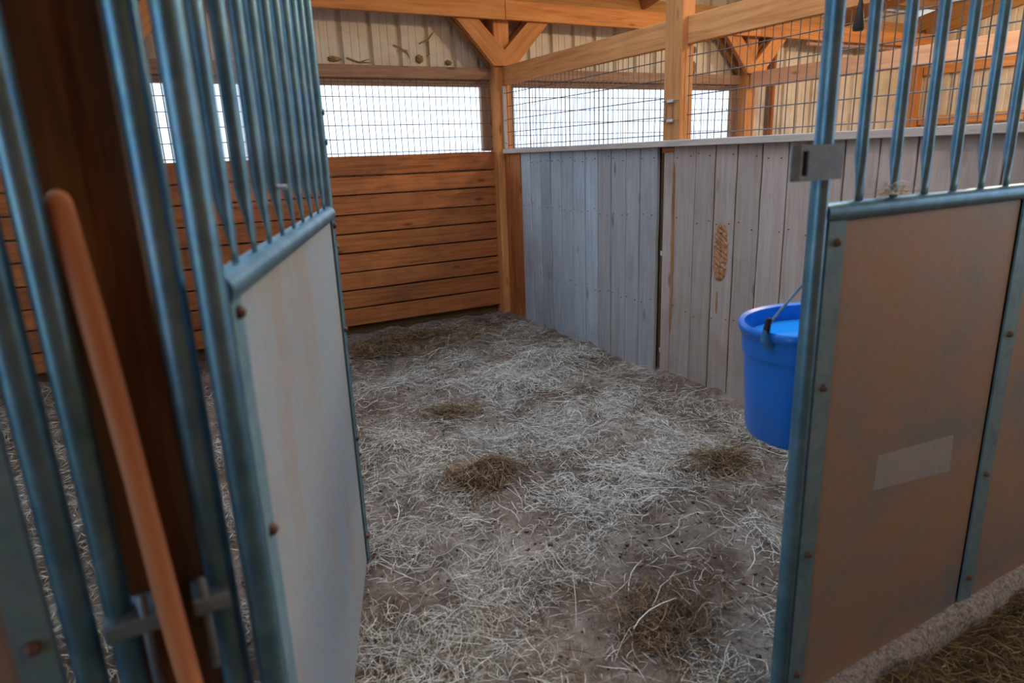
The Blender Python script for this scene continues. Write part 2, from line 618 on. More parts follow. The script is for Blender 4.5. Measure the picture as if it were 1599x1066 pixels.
# ------------------------------------------------------------------ back wall: boards, posts, girt, header, siding
wall_back = structure(empty('wall_back', (0, YB, 0)), 'orange-brown horizontal board wall under the wire-screened windows')
joints = [1.386, 1.234, 1.092, 0.944, 0.799, 0.650, 0.499, 0.358, 0.210, 0.066]
for bay in ((-2.72, -0.07), (0.07, 2.675), (2.815, 5.50)):
    for i in range(9):
        z1, z0 = joints[i], joints[i + 1]
        d = random.uniform(-0.003, 0.003)
        timber('board', (bay[0], YB + 0.02 + d, (z0 + z1) / 2 + random.uniform(-.001, .001)), (bay[1], YB + 0.02 + d, (z0 + z1) / 2 + random.uniform(-.002, .002)),
               z1 - z0 - random.uniform(0.009, 0.015), 0.038, (0, 0, 1), 'board_wood', wall_back, seg=8, jit=0.0015)
    box('ground_board', (bay[0], YB + 0.045, -0.1), (bay[1], YB + 0.085, 0.09), 'post_dark', wall_back)
    timber('girt', (bay[0], YB + 0.02, 1.987), (bay[1], YB + 0.02, 1.987), 0.09, 0.04, (0, 0, 1), 'girt_wood', wall_back, seg=4, jit=0.001)
    timber('window_head', (bay[0], YB + 0.06, 1.918), (bay[1], YB + 0.06, 1.918), 0.055, 0.05, (0, 0, 1), 'girt_wood', wall_back)
    timber('window_jamb', (bay[0] + 0.04, YB + 0.055, 1.386), (bay[0] + 0.04, YB + 0.055, 1.89), 0.08, 0.045, (1, 0, 0), 'girt_wood', wall_back)
    timber('window_jamb', (bay[1] - 0.04, YB + 0.055, 1.386), (bay[1] - 0.04, YB + 0.055, 1.89), 0.08, 0.045, (1, 0, 0), 'girt_wood', wall_back)

def cut_brace(px, s, poly, y0, y1, mat, parent):
    """diagonal brace cut to the outline poly (distance from the post axis, height), local X along the grain"""
    X = Vector((s * 0.70, 0, 0.714)).normalized()
    Y = Vector((0, 1, 0))
    Z = X.cross(Y)
    mw = Matrix(((X.x, Y.x, Z.x, px), (X.y, Y.y, Z.y, y0), (X.z, Y.z, Z.z, 2.0), (0, 0, 0, 1)))
    inv = mw.inverted()
    n = len(poly)
    vs = [inv @ Vector((px + s * x, y, z)) for y in (y0, y1) for (x, z) in poly]
    fs = [tuple(range(n)), tuple(range(n, 2 * n))[::-1]] + [(k, (k + 1) % n, n + (k + 1) % n, n + k) for k in range(n)]
    return link('brace', from_data(vs, fs), mat, parent, mw)


post_words = {-2.79: 'square timber post between the two board bays left of the stall', 0.0: 'square timber post with braces at the end of the board wall behind the open gate',
              2.745: 'square corner post with two diagonal braces where board wall meets plank partition',
              5.57: 'square timber post with two diagonal braces beyond the plank partition', 8.36: 'rough orange corner post against the cream siding'}
for px in POSTS:
    e = empty('timber_post', (px, YB - 0.01, -0.1))
    tag(e, post_words[px], 'post')
    timber('post', (px, YB - 0.01, -0.1), (px, YB - 0.01, 2.505), 0.14, 0.14, (1, 0, 0), 'beam_wood', e, seg=6, jit=0.001, cham=0.006)
    if px < 8:
        for s in (-1, 1):
            cut_brace(px, s, [(0.0, 2.036), (0.0, 2.155), (0.294, 2.44), (0.480, 2.44), (0.098, 2.036)], YB - 0.1255, YB - 0.0795, 'beam_wood', e)
            cut_brace(px, s, [(0.071, 2.035), (0.071, 2.210), (0.349, 2.504), (0.514, 2.504)], YB + 0.005, YB + 0.055, 'roof_wood', e)
cp = [o for o in bpy.data.objects if o.name.startswith('timber_post') and abs(o.location.x - 2.745) < 0.01][0]
timber('batten', (2.738, YB - 0.095, 1.40), (2.738, YB - 0.095, 1.885), 0.03, 0.028, (1, 0, 0), 'cap_wood', cp)
for z in (1.44, 1.62, 1.83):
    bolt_head((2.738, YB - 0.11, z), (0, -1, 0), 0.004, 'bolt_steel', cp, 'nail')

hb = [(-2.79, 0.0), (0.0, 2.74), (2.745, 5.57), (5.575, 8.36)]
for a_, b_ in ((-2.85, 2.7), (2.71, 8.4)):
    timber('top_plate', (a_, YB + 0.03, 2.575), (b_, YB + 0.03, 2.575), 0.14, 0.04, (0, 0, 1), 'roof_wood', wall_back)
hw = ['orange header timber left of the stall behind the grille', 'long orange header timber above the siding over the board wall',
      'orange header timber running behind the middle post to the right', 'orange header timber above the far cream siding']
for (a, b), w in zip(hb, hw):
    o = timber('header_beam', (a, YB - 0.145, 2.44), (b, YB - 0.145, 2.44), 0.142, 0.04, (0, 0, 1), 'beam_wood', seg=10, jit=0.0012)
    tag(o, w, 'beam', 'header beams')


def siding_mesh(width, z0, z1, pitch=0.2286):
    prof = []
    x = 0.0
    while x < width - 1e-6:
        for dx, d in ((0.0, 0.0), (0.012, 0.0), (0.020, 0.030), (0.052, 0.030), (0.060, 0.0), (0.105, 0.0), (0.110, 0.004), (0.118, 0.004), (0.123, 0.0),
                      (0.165, 0.0), (0.170, 0.004), (0.178, 0.004), (0.183, 0.0)):
            if x + dx <= width + 1e-6:
                prof.append((x + dx, d))
        x += pitch
    prof.append((width, 0.0))
    vs, fs = [], []
    for (a, d) in prof:
        vs += [(a, d, z0), (a, d, z1)]
    for i in range(len(prof) - 1):
        fs.append((2 * i, 2 * i + 2, 2 * i + 3, 2 * i + 1))
    return from_data(vs, fs)


wall_siding = structure(empty('wall_outer', (0, 5.30, 0)), 'ribbed cream metal siding of the barn')
for (xs_, xe_, z0) in ((-2.90, 5.50, 1.93), (5.50, 8.46, -0.1)):
    x = xs_
    si = 0
    while x < xe_ - 0.01:
        w = min(0.9144, xe_ - x)
        link('siding_panel', siding_mesh(w + 0.014, z0, 2.78), 'siding_metal', wall_siding, Matrix.Translation((x, 5.285 + (si % 2) * 0.003, 0)))
        x += w
        si += 1
# low part of the outer skin under the windows
x = -2.90
while x < 5.4:
    link('siding_panel', siding_mesh(0.93, -0.1, 1.375), 'siding_metal', wall_siding, Matrix.Translation((x, 5.29, 0)))
    x += 0.9144
# vertical trim and rail on the far bay
timber('trim_board', (6.02, YB + 0.05, 0), (6.02, YB + 0.05, 2.40), 0.09, 0.04, (1, 0.5, 0), 'board_wood', wall_siding)
tag(tube('track_pipe', [(6.30, YB - 0.10, 2.345), (7.95, YB - 0.10, 2.345)], 0.02, 'pipe_copper', n=12), 'shiny pinkish metal pipe fixed under the far header beam', 'pipe')

# right gable end wall
wall_end = structure(empty('wall_right_end', (8.45, 0, 0)), 'cream ribbed siding of the barn end')
for i in range(7):
    y1 = 5.30 - i * 0.9144
    if y1 - 0.9 < -0.9 and False:
        break
    link('siding_panel', siding_mesh(0.91, -0.1, 2.62 + RISE * (i * 0.9144)), 'siding_metal', wall_end,
         Matrix(((0, 1, 0, 8.45), (-1, 0, 0, y1), (0, 0, 1, 0), (0, 0, 0, 1))) if y1 > 0.9 else Matrix.Translation((0, 0, -50)))
for o in [c for c in wall_end.children if c.matrix_basis.translation.z < -20]:
    bpy.data.objects.remove(o)
for z in (0.8, 1.56, 2.12):
    timber('girt', (8.42, 5.1, z), (8.42, 0.9, z), 0.10, 0.04, (0, 0, 1), 'beam_wood', wall_end)
timber('rake_board', (8.40, 5.115, 2.546), (8.40, 0.5, 2.546 + RISE * 4.615), 0.14, 0.04, (0, 0, 1), 'roof_wood', wall_end)

# ------------------------------------------------------------------ roof
ceiling = structure(empty('ceiling', (0, 0, 2.6)), 'timber-framed metal roof')


def roofz(y):
    return 2.66 + RISE * (5.3 - y)


def slab(x0, x1, y0, y1, dz, t):
    mb = MB()
    mb.add([(x0, y0, roofz(y0) + dz), (x1, y0, roofz(y0) + dz), (x1, y1, roofz(y1) + dz), (x0, y1, roofz(y1) + dz),
            (x0, y0, roofz(y0) + dz + t), (x1, y0, roofz(y0) + dz + t), (x1, y1, roofz(y1) + dz + t), (x0, y1, roofz(y1) + dz + t)],
           [(3, 2, 1, 0), (4, 5, 6, 7), (0, 1, 5, 4), (1, 2, 6, 5), (2, 3, 7, 6), (3, 0, 4, 7)])
    return mb


yc0, yc1 = 1.0, 3.9
slab(-5.9, 8.8, -3.0, yc0, 0.13, 0.02).build('roof_sheet', 'siding_metal', ceiling)
slab(-5.9, 8.8, yc1, 5.85, 0.13, 0.02).build('roof_sheet', 'siding_metal', ceiling)
xe = -5.9
for (x0, x1, y0, y1) in ADDED_CLEAR + [(8.8, 8.8, 0, 0)]:
    slab(xe, x0, yc0, yc1, 0.13, 0.02).build('roof_sheet', 'siding_metal', ceiling)
    if x1 > x0:
        slab(x0, x1, yc0, yc1, 0.135, 0.004).build('added_clear_sheet', 'clear_sheet', ceiling)  # added so daylight reaches the stalls
    xe = x1
for px in (-5.57, -4.18, -2.79, -1.39, 0.0, 1.38, 2.745, 4.16, 5.57, 6.96, 8.30):
    timber('rafter', (px + 0.09, 5.75, roofz(5.75) - 0.03), (px + 0.09, -2.9, roofz(-2.9) - 0.03), 0.17, 0.04, (0, 0, 1), 'roof_wood', ceiling)
y = 5.6
while y > -2.9:
    timber('purlin', (-5.8, y, roofz(y) + 0.085), (8.7, y, roofz(y) + 0.085), 0.04, 0.085, (0, 1, 0), 'roof_wood', ceiling)
    y -= 0.61
# rest of the barn shell behind the camera (closed front wall and left end, open aisle ends)
structure(box('wall_front', (-5.8, -2.8, -0.1), (8.6, -2.72, 4.3), 'board_wood'))
structure(box('wall_left_end', (-5.8, 0.9, -0.1), (-5.72, 5.3, 3.6), 'board_wood'))
structure(box('wall_left_back', (-5.8, 5.262, -0.1), (-2.9, 5.34, 2.72), 'board_wood'))


# ------------------------------------------------------------------ wire mesh
def wire_panel(p0, p1, z0, z1, label, dv=0.0508, dh=0.1016, r=0.0029, jit=0.0015):
    p0, p1 = Vector((p0[0], p0[1], 0)), Vector((p1[0], p1[1], 0))
    d = p1 - p0
    L = d.length
    d.normalize()
    e = empty('wire_screen', (p0.x, p0.y, z0))
    tag(e, label, 'wire screen', 'welded wire screens')
    v = MB()
    s = 0.01
    while s < L:
        a = p0 + d * (s + random.uniform(-jit, jit))
        b = p0 + d * (s + random.uniform(-jit, jit))
        v.bar((a.x, a.y, z0), (b.x, b.y, z1), r)
        s += dv
    v.build('vertical_wires', 'wire_steel', e)
    h = MB()
    z = z0 + 0.03
    while z < z1 + 0.001:
        n = max(2, int(L / 0.5))
        pts = [p0 + d * (L * i / n) + Vector((0, 0, z + random.uniform(-jit, jit))) for i in range(n + 1)]
        h.add(*tube_data(pts, r, 4))
        z += dh
    h.build('horizontal_wires', 'wire_steel', e)
    return e


wire_panel((-2.70, YB - 0.007), (-0.08, YB - 0.007), 1.37, 1.95, 'wire screen over the window behind the grille left of the gate')
wire_panel((0.08, YB - 0.007), (2.665, YB - 0.007), 1.37, 1.95, 'wire screen stretched over the bright window above the board wall')
wire_panel((2.82, YB - 0.007), (5.49, YB - 0.007), 1.37, 1.95, 'wire screen over the bright window of the neighbouring stall')
wire_panel((XR + 0.03, 5.10), (XR + 0.03, 3.131), CAP, BEAM0 + 0.003, 'wire screen above the grey planks, from the braced corner post to the middle post')
wire_panel((XR + 0.03, 2.989), (XR + 0.03, 0.955), CAP, BEAM0 + 0.003, 'wire screen above the brown planks, from the middle post to the steel grille')

# ------------------------------------------------------------------ right partition
wall_right = structure(empty('wall_right', (XR, 0, 0)), 'weathered vertical plank partition with a cap board, left run tinted with blue window light')
yj = [5.125, 5.039, 4.845, 4.692, 4.546, 4.398, 4.248, 4.096, 3.947, 3.797, 3.649, 3.490, 3.352, 3.190]
yj2 = [3.055, 2.875, 2.727, 2.576, 2.415, 2.259, 2.108, 1.962, 1.803, 1.645, 1.49, 1.33, 1.17, 1.01]
planks = []
for lst in (yj, yj2):
    for i in range(len(lst) - 1):
        a, b = lst[i], lst[i + 1]
        yc = (a + b) / 2
        t = random.uniform(-0.004, 0.004)
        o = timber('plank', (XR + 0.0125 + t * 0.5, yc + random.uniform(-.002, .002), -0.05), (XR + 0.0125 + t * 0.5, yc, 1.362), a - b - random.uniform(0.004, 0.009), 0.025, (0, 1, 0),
                   'plank_blue_fade' if lst is yj and i > 8 else 'plank_window_blue' if lst is yj and i > 1 else 'board_wood' if lst is yj else 'plank_wood', wall_right, seg=10, jit=0.002)  # left run coloured by light: unlit brown corner, window blue, then fading
        planks.append(o)
        for z in (0.42, 0.95, 1.30):
            for s in (-0.3, 0.3):
                if random.random() < 0.75 and yc > 1.9:
                    bolt_head((XR + t * 0.5 - 0.0005, yc + s * (a - b) + random.uniform(-.01, .01), z + random.uniform(-.02, .02)), (-1, 0, 0), 0.0026, 'bolt_steel', o, 'nail')
yy = 5.10
while yy > 1.1:
    timber('gap_block_plank', (XR + 0.098, yy - 0.1, -0.05), (XR + 0.098, yy - 0.1, 1.36), 0.199, 0.02, (0, 1, 0), 'plank_inner', wall_right)  # unseen plank layer added to keep light out of the plank gaps
    yy -= 0.2
# framing, and an added dark strip for shade, in the gap between the two runs of planks
timber('inner_post', (XR + 0.050, 3.102, -0.05), (XR + 0.050, 3.102, 1.335), 0.080, 0.085, (0, 1, 0), 'plank_wood', wall_right, seg=4, jit=0.001)
timber('gap_shade_strip', (XR + 0.050, 3.172, -0.05), (XR + 0.050, 3.172, 1.36), 0.065, 0.03, (0, 1, 0), 'post_dark', wall_right)
timber('gap_header', (XR + 0.03, 3.16, 1.34), (XR + 0.03, 3.06, 1.34), 0.03, 0.05, (0, 0, 1), 'board_wood', wall_right)
timber('cap_board', (XR + 0.04, 5.09, CAP - 0.019), (XR + 0.04, 0.96, CAP - 0.019), 0.14, 0.036, (1, 0, 0), 'cap_wood', wall_right, seg=12, jit=0.0015)
for z in (0.42, 0.90, 1.20):
    timber('nailing_rail', (XR + 0.06, 5.1, z), (XR + 0.06, 3.21, z), 0.09, 0.04, (0, 0, 1), 'board_wood', wall_right)
    timber('nailing_rail', (XR + 0.06, 3.03, z), (XR + 0.06, 1.0, z), 0.09, 0.04, (0, 0, 1), 'board_wood', wall_right)
for (px, py) in ((1035, 395), (1033, 546)):
    p = on_x(XR + 0.012, px, py)
    box('hinge_strap', (p.x - 0.004, p.y - 0.024, p.z - 0.016), (p.x + 0.002, p.y + 0.02, p.z + 0.012), 'bright_steel', wall_right, bevel=0.002)


# chewed, splintered patch on one plank, and the ragged edge of the plank beside the gap
def ragged_patch(name, y_c, z_lo, z_hi, half, parent, mat, seed, depth=0.008):
    r = random.Random(seed)
    vs, fs = [], []
    nz, ny = 26, 8
    for i in range(nz + 1):
        f = i / nz
        env = max(0.12, math.sin(math.pi * min(1, max(0, f))) ** 0.28)
        l, rr = -half * env * r.uniform(0.82, 1.05), half * env * r.uniform(0.7, 1.05)
        for k in range(ny + 1):
            g = k / ny
            edge = 0 if k in (0, ny) or i in (0, nz) else 1
            vs.append((XR - 0.0004 - edge * r.uniform(0.1, 1.0) * depth, y_c + l + (rr - l) * g, z_lo + (z_hi - z_lo) * f))
    for i in range(nz):
        for k in range(ny):
            a = i * (ny + 1) + k
            fs.append((a, a + ny + 1, a + ny + 2, a + 1))
    c = Vector((XR, y_c, z_lo))
    R = Matrix(((0, 0, 1, c.x), (0, 1, 0, c.y), (1, 0, 0, c.z), (0, 0, 0, 1)))   # local X up the plank
    inv = R.inverted()
    return link(name, from_data([inv @ Vector(v) for v in vs], fs), mat, parent, R)


chew = planks[len(yj) - 1 + 2]
p_hi, p_lo = on_x(XR, 1128, 348), on_x(XR, 1122, 438)
ragged_patch('splintered_patch', p_lo.y - 0.002, p_lo.z, p_hi.z, 0.056, chew, 'chewed_wood', 3)
p_hi, p_lo = on_x(XR, 1121, 455), on_x(XR, 1118, 490)
ragged_patch('splinter', p_lo.y, p_lo.z, p_hi.z, 0.008, chew, 'chewed_wood', 4, 0.003)
rag = planks[len(yj) - 1]
ragged_patch('ragged_edge', 3.046, 0.25, 1.27, 0.014, rag, 'chewed_wood', 8, 0.006)

# middle post, front end post and the rails along the top of the partition
mp = empty('timber_post', (XR + 0.03, 3.06, CAP))
tag(mp, 'square upright post standing on the plank partition between two timber rails', 'post')
timber('post', (XR + 0.025, 3.06, CAP), (XR + 0.025, 3.06, 3.02), 0.135, 0.095, (0, 1, 0), 'beam_wood', mp, seg=6, jit=0.001, cham=0.005)
for k, z in enumerate((1.50, 1.605)):
    tube('wire_clip', [(XR - 0.03, 3.13, z), (XR - 0.03, 2.99, z)], 0.0022, 'wire_steel', mp, n=6)
    box('staple', (XR - 0.036, 3.035, z - 0.008), (XR - 0.022, 3.085, z + 0.008), 'bright_steel', mp, bevel=0.002)
for yy in (3.095, 3.04):
    tube('wire_loop', [(XR - 0.03, yy, 1.50), (XR - 0.03, yy, 1.605)], 0.0022, 'wire_steel', mp, n=6)
fp = empty('timber_post', (XR + 0.04, 0.90, -0.1))
tag(fp, 'front end post of the plank partition beside the stall front', 'post')
timber('post', (XR + 0.045, 0.90, -0.1), (XR + 0.045, 0.90, roofz(0.9) - 0.12), 0.10, 0.09, (0, 1, 0), 'beam_wood', fp)
o = timber('partition_rail', (XR + 0.03, 5.115, (BEAM0 + BEAM1) / 2), (XR + 0.03, 3.13, (BEAM0 + BEAM1) / 2), BEAM1 - BEAM0, 0.04, (0, 0, 1), 'beam_wood', seg=8, jit=0.001)
tag(o, 'orange timber rail from the braced corner post to the middle post', 'beam', 'partition rails')
o = timber('partition_rail', (XR + 0.04, 2.99, (BEAM0 + BEAM1) / 2), (XR + 0.04, 0.95, (BEAM0 + BEAM1) / 2), BEAM1 - BEAM0, 0.04, (0, 0, 1), 'beam_wood', seg=8, jit=0.001)
tag(o, 'orange timber rail running from the middle post towards the stall front', 'beam', 'partition rails')
o = timber('partition_rail', (5.55, 5.10, 1.975), (5.55, 0.95, 1.975), 0.15, 0.04, (0, 0, 1), 'pink_wood', seg=8, jit=0.001)
tag(o, 'pale pinkish timber rail in the farther stall before the cream siding', 'beam', 'partition rails')
e = empty('timber_post', (5.58, 0.90, -0.1))
tag(e, 'front end post of the farther stall rail', 'post')
timber('post', (5.58, 0.90, -0.1), (5.58, 0.90, roofz(0.9) - 0.12), 0.10, 0.10, (0, 1, 0), 'beam_wood', e)

# left partition of the stall (edge-on behind the front post)
wall_left = structure(empty('wall_left', (-0.03, 0, 0)), 'plank partition on the hinge side of the stall')
yy = 5.10
while yy > 1.05:
    timber('plank', (-0.03, yy - 0.075, -0.05), (-0.03, yy - 0.075, 1.36), 0.143, 0.025, (0, 1, 0), 'plank_wood', wall_left)
    yy -= 0.15
timber('cap_board', (-0.03, 5.1, CAP - 0.02), (-0.03, 0.95, CAP - 0.02), 0.09, 0.036, (1, 0, 0), 'cap_wood', wall_left)
o = timber('partition_rail', (-0.03, 5.10, (BEAM0 + BEAM1) / 2), (-0.03, 0.936, (BEAM0 + BEAM1) / 2), BEAM1 - BEAM0, 0.04, (0, 0, 1), 'beam_wood')
tag(o, 'timber rail over the partition on the hinge side of the stall', 'beam', 'partition rails')


# ------------------------------------------------------------------ steel stall fronts
def bar_mesh(z0, z1, r=0.0125, n=14, off=0.0125):
    """upright round bar, local X = along the front, local Y = out of the front; flattened foot and top"""
    rings = [(0.0, 1.15, 0.28, off), (0.02, 1.15, 0.30, off), (0.05, 1.08, 0.62, off * 0.6), (0.085, 1.0, 1.0, 0), (z1 - z0 - 0.08, 1, 1, 0), (z1 - z0, 1.15, 0.3, off)]
    vs, fs = [], []
    for (z, a, b, o_) in rings:
        for k in range(n):
            an = 2 * math.pi * k / n
            vs.append((r * a * math.cos(an), r * b * math.sin(an) + o_, z0 + z))
    for i in range(len(rings) - 1):
        for k in range(n):
            p, q = i * n + k, i * n + (k + 1) % n
            fs.append((p, q, q + n, p + n))
    fs.append(tuple(range(n))[::-1])
    fs.append(tuple(range((len(rings) - 1) * n, len(rings) * n)))
    me = from_data(vs, fs)
    for p in me.polygons:
        p.use_smooth = True
    return me


def steel_front(name, label, P, u, nrm, L, z_bot, strips, bars, sheet_mat, stile_r=0.0148, stile2=True, rail_z=1.213, top=2.20, z_sheet=None, r_bar=0.0118, off=0.005, fracs=(0.05, 0.31, 0.65, 0.93)):
    """frame with stile at P, running along u for L; nrm = side that shows. strips: list of (s0, s1)"""
    u, nrm, P = Vector(u).normalized(), Vector(nrm).normalized(), Vector(P)
    e = empty(name, (P.x, P.y, z_bot))

    def W(s, n_, z):
        return (P.x + u.x * s + nrm.x * n_, P.y + u.y * s + nrm.y * n_, z)
    frame = Matrix(((u.x, nrm.x, 0, P.x), (u.y, nrm.y, 0, P.y), (0, 0, 1, 0), (0, 0, 0, 1)))
    tube('stile', [W(0, 0, z_bot), W(0, 0, top)], stile_r, 'tube_steel', e, n=20)
    if stile2:
        tube('stile', [W(L, 0, z_bot), W(L, 0, top)], stile_r * 0.9, 'tube_steel', e, n=20)
    tube('middle_rail', [W(0.012, 0, rail_z), W(L - 0.012, 0, rail_z)], 0.0205, 'tube_steel', e, n=20)
    tube('top_rail', [W(0.012, 0, top - 0.02), W(L - 0.012, 0, top - 0.02)], 0.0205, 'tube_steel', e, n=20)
    me = bar_mesh(rail_z + 0.017, top - 0.035, r_bar, off=off)
    for s in bars:
        link('bar', me, 'tube_steel', e, frame @ Matrix.Translation((s, 0, 0)))
    zb = z_bot if z_sheet is None else z_sheet
    for i, (s0, s1, g) in enumerate(strips):
        mb = MB()
        mb.box((s0, 0.006, zb), (s1, 0.011, rail_z - 0.004))
        mb.box((s1 - 0.004 if g > 0 else s0, -0.012, zb), (s1 if g > 0 else s0 + 0.004, 0.006, rail_z - 0.004))
        st = mb.build('angle_strip', 'strip_steel', e, matrix=frame)
        n = 4
        for k in range(n):
            f = fracs[k]
            p = Vector(W((s0 + s1) / 2, 0.012, rail_z - f * (rail_z - zb)))
            bolt_head(p, nrm, 0.0085, 'bolt_steel', st)
    # sheets between the strips
    edges = [(strips[i][1], strips[i + 1][0]) for i in range(len(strips) - 1)]
    for i, (a, b) in enumerate(edges):
        mb = MB()
        gap = 0.010
        mb.box((a - 0.02, 0.0, zb), (b - gap, 0.0055, rail_z - 0.012))
        mb.build('sheet_panel', sheet_mat, e, matrix=frame)
        bs = MB()
        bs.box((b - 0.03, -0.010, zb), (b + 0.050, -0.006, rail_z - 0.012))
        bs.build('gap_dark_strip', 'bolt_steel', e, matrix=frame)  # added dark strip, stops stall light showing through the sheet gap
    return e, frame, W


# right front panel
PX = 1.185
barsR = [1.303 - PX, 1.418 - PX, 1.529 - PX, 1.640 - PX, 1.754 - PX, 1.864 - PX, 1.975 - PX, 2.087 - PX, 2.199 - PX, 2.31 - PX, 2.42 - PX, 2.53 - PX]
eR, frR, WR = steel_front('steel_barrier', '', (PX, YF, 0), (1, 0, 0), (0, -1, 0), 1.47, 0.002, [(0.024, 0.078, -1), (0.770, 0.835, 1), (1.40, 1.455, 1)], barsR, 'panel_sheet', stile_r=0.0180)
tag(eR, 'fixed steel stall front with brownish sheet panel, upright bars and latch keeper', 'stall front')
# frame matrix has a left-handed set for nrm = -y; meshes are rebuilt with outward faces by recalculation below
# faded sticker patch on the sheet
cs = [on_y(YF - 0.0062, *q) for q in ((1363, 766), (1372, 711), (1489, 679), (1483, 735))]
o = link('faded_patch', from_data([tuple(c) for c in cs] + [tuple(c + Vector((0, 0.002, 0))) for c in cs], [(0, 1, 2, 3)[::-1], (7, 6, 5, 4)[::-1], (0, 4, 5, 1), (1, 5, 6, 2), (2, 6, 7, 3), (3, 7, 4, 0)]), 'sticker', eR)
o['label'] = 'pale rectangular patch on the sheet'
# latch keeper plate with a slot
kp = MB()
y0, y1 = 0.868, 0.873
xa, xb, z0, z1 = 1.083, 1.204, 1.281, 1.347
sx0, sx1, sz0, sz1 = 1.088, 1.105, 1.291, 1.336
kp.box((sx1, y0, z0), (xb, y1, z1))
kp.box((xa, y0, z0), (sx1, y1, sz0))
kp.box((xa, y0, sz1), (sx1, y1, z1))
kp.box((xa, y0, sz0), (sx0, y1, sz1))
kp.add([(xa, y0, z0), (xa, y0, z1), (1.066, 0.874, z1), (1.066, 0.874, z0), (xa, y1, z0), (xa, y1, z1), (1.068, 0.879, z1), (1.068, 0.879, z0)],
       [(0, 1, 2, 3), (7, 6, 5, 4), (0, 4, 5, 1), (1, 5, 6, 2), (2, 6, 7, 3), (3, 7, 4, 0)])
kp.box((xb - 0.02, y1, z0 + 0.004), (xb, 0.895, z1 - 0.004))
kp.box((1.120, y1, z0 + 0.004), (1.160, 0.885, z1 - 0.004))
k = kp.build('latch_keeper', 'plate_steel', eR)
box('slot_shade', (1.086, 0.874, 1.288), (1.114, 0.878, 1.340), 'black_rubber', k)  # black sheet standing for the shade inside the slot

# left front panel (other stall)
barsL = [0.118 + 0.112 * i for i in range(20)]
eL, frL, WL = steel_front('steel_barrier', '', (-0.140, 0.826, 0), (-1, 0, 0), (0, -1, 0), 2.5, 0.012, [(0.026, 0.062, -1), (0.70, 0.77, 1), (1.40, 1.46, 1), (2.43, 2.49, 1)], barsL, 'panel_sheet', stile_r=0.0168)
tag(eL, 'fixed steel stall front beyond the dark wooden post, grey sheet with a bolt', 'stall front')

# open gate
ga, gb = Vector((0.0535, 0.800, 0)), Vector((0.446, 1.870, 0))
gu = (gb - ga)
GL = gu.length
gu.normalize()
gn = Vector((gu.y, -gu.x, 0))
fr = [0.086, 0.180, 0.274, 0.370, 0.473, 0.574, 0.682, 0.786, 0.890]
eG, frG, WG = steel_front('stall_gate', '', ga, gu, gn, GL, 0.135, [(0.026, 0.075, -1), (GL - 0.024, GL - 0.004, 1)], [f * GL for f in fr], 'door_sheet', stile_r=0.0160, z_sheet=0.15, off=0.0055, r_bar=0.0108, fracs=(0.03, 0.305, 0.62, 0.93))
tag(eG, 'open steel gate with pale sheet panel and upright bars, swung into the stall', 'gate')
box('latch_stub', (0, 0, 0), (0.001, 0.001, 0.001), 'plate_steel', eG)
bpy.data.objects.remove([c for c in eG.children if c.name.startswith('latch_stub')][0])
for z, r, l in ((1.475, 0.008, 0.004), (1.40, 0.009, 0.004)):
    p = Vector(WG(GL, 0.0140, z))
    tube('latch_pin', [p - gn * 0.005, p + gn * l], r, 'plate_steel', eG, n=10)
for f in (0.36,):
    p = Vector(WG(f * GL, 0.008, 1.312))
    tube('latch_pin', [p, p + gn * 0.016], 0.004, 'bright_steel', eG, n=8)
for z in (1.12, 0.78, 0.49, 0.22):
    p = Vector(WG(GL + 0.012, 0.010, z))
    bolt_head(p, gn, 0.0075, 'bolt_steel', eG)

# recalc normals of everything built so far
for me in bpy.data.meshes:
    bm = bmesh.new()
    bm.from_mesh(me)
    bmesh.ops.recalc_face_normals(bm, faces=bm.faces)
    bm.to_mesh(me)
    bm.free()

# hinge-side post with the two steel tubes clamped to it
e = empty('gate_post', (-0.045, 0.89, -0.06))
tag(e, 'dark rough wooden gate post clasped by two blue-grey steel tubes', 'post')
timber('post', (-0.046, 0.890, -0.06), (-0.046, 0.890, roofz(0.89) - 0.12), 0.092, 0.088, (1, 0, 0), 'post_dark', e, seg=14, jit=0.0015, cham=0.006)
tube('steel_tube', [(0.013, 0.822, -0.05), (0.013, 0.822, 2.3)], 0.0172, 'tube_steel', e, n=20)
tube('steel_tube', [(-0.099, 0.822, -0.05), (-0.099, 0.822, 2.3)], 0.0150, 'tube_steel', e, n=20)
for (x0, x1, zc, xp) in ((-0.115, -0.05, 0.842, -0.072), (-0.022, 0.020, 0.842, -0.008)):
    br = box('clamp_bracket', (x0, 0.788, zc - 0.012), (x1, 0.845, zc + 0.010), 'plate_steel', e, bevel=0.004)
    tube('clamp_pin', [(xp, 0.795, zc - 0.09), (xp, 0.795, zc + 0.032), (xp, 0.795, zc + 0.036)], [0.0055, 0.0055, 0.003], 'plate_steel', br, n=10)

# worn wooden tool handle leaning on the post
top_p = on_y(0.8325, 90, 312)
b_p = on_y(0.770, 300, 1066)
d = (b_p - top_p)
bot = top_p + d * ((top_p.z + 0.056) / (top_p.z - b_p.z))
ax = (bot - top_p)
Lh = ax.length
ax.normalize()
Yv = Vector((1, 0, 0))
Yv = (Yv - ax * Yv.dot(ax)).normalized()
Zv = ax.cross(Yv)
ml = Matrix(((ax.x, Yv.x, Zv.x, top_p.x), (ax.y, Yv.y, Zv.y, top_p.y), (ax.z, Yv.z, Zv.z, top_p.z), (0, 0, 0, 1)))
pts, rad = [], []
for s, r in ((-0.010, 0.003), (-0.008, 0.007), (-0.004, 0.0105), (0.003, 0.0125), (0.02, 0.0130)):
    pts.append((s, 0, 0)); rad.append(r)
for i in range(1, 15):
    s = 0.02 + (Lh - 0.02) * i / 14
    pts.append((s, 0.002 * math.sin(i * 0.9), 0.002 * math.cos(i * 0.7) - 0.002)); rad.append(0.0131 + 0.0004 * math.sin(i * 1.7))
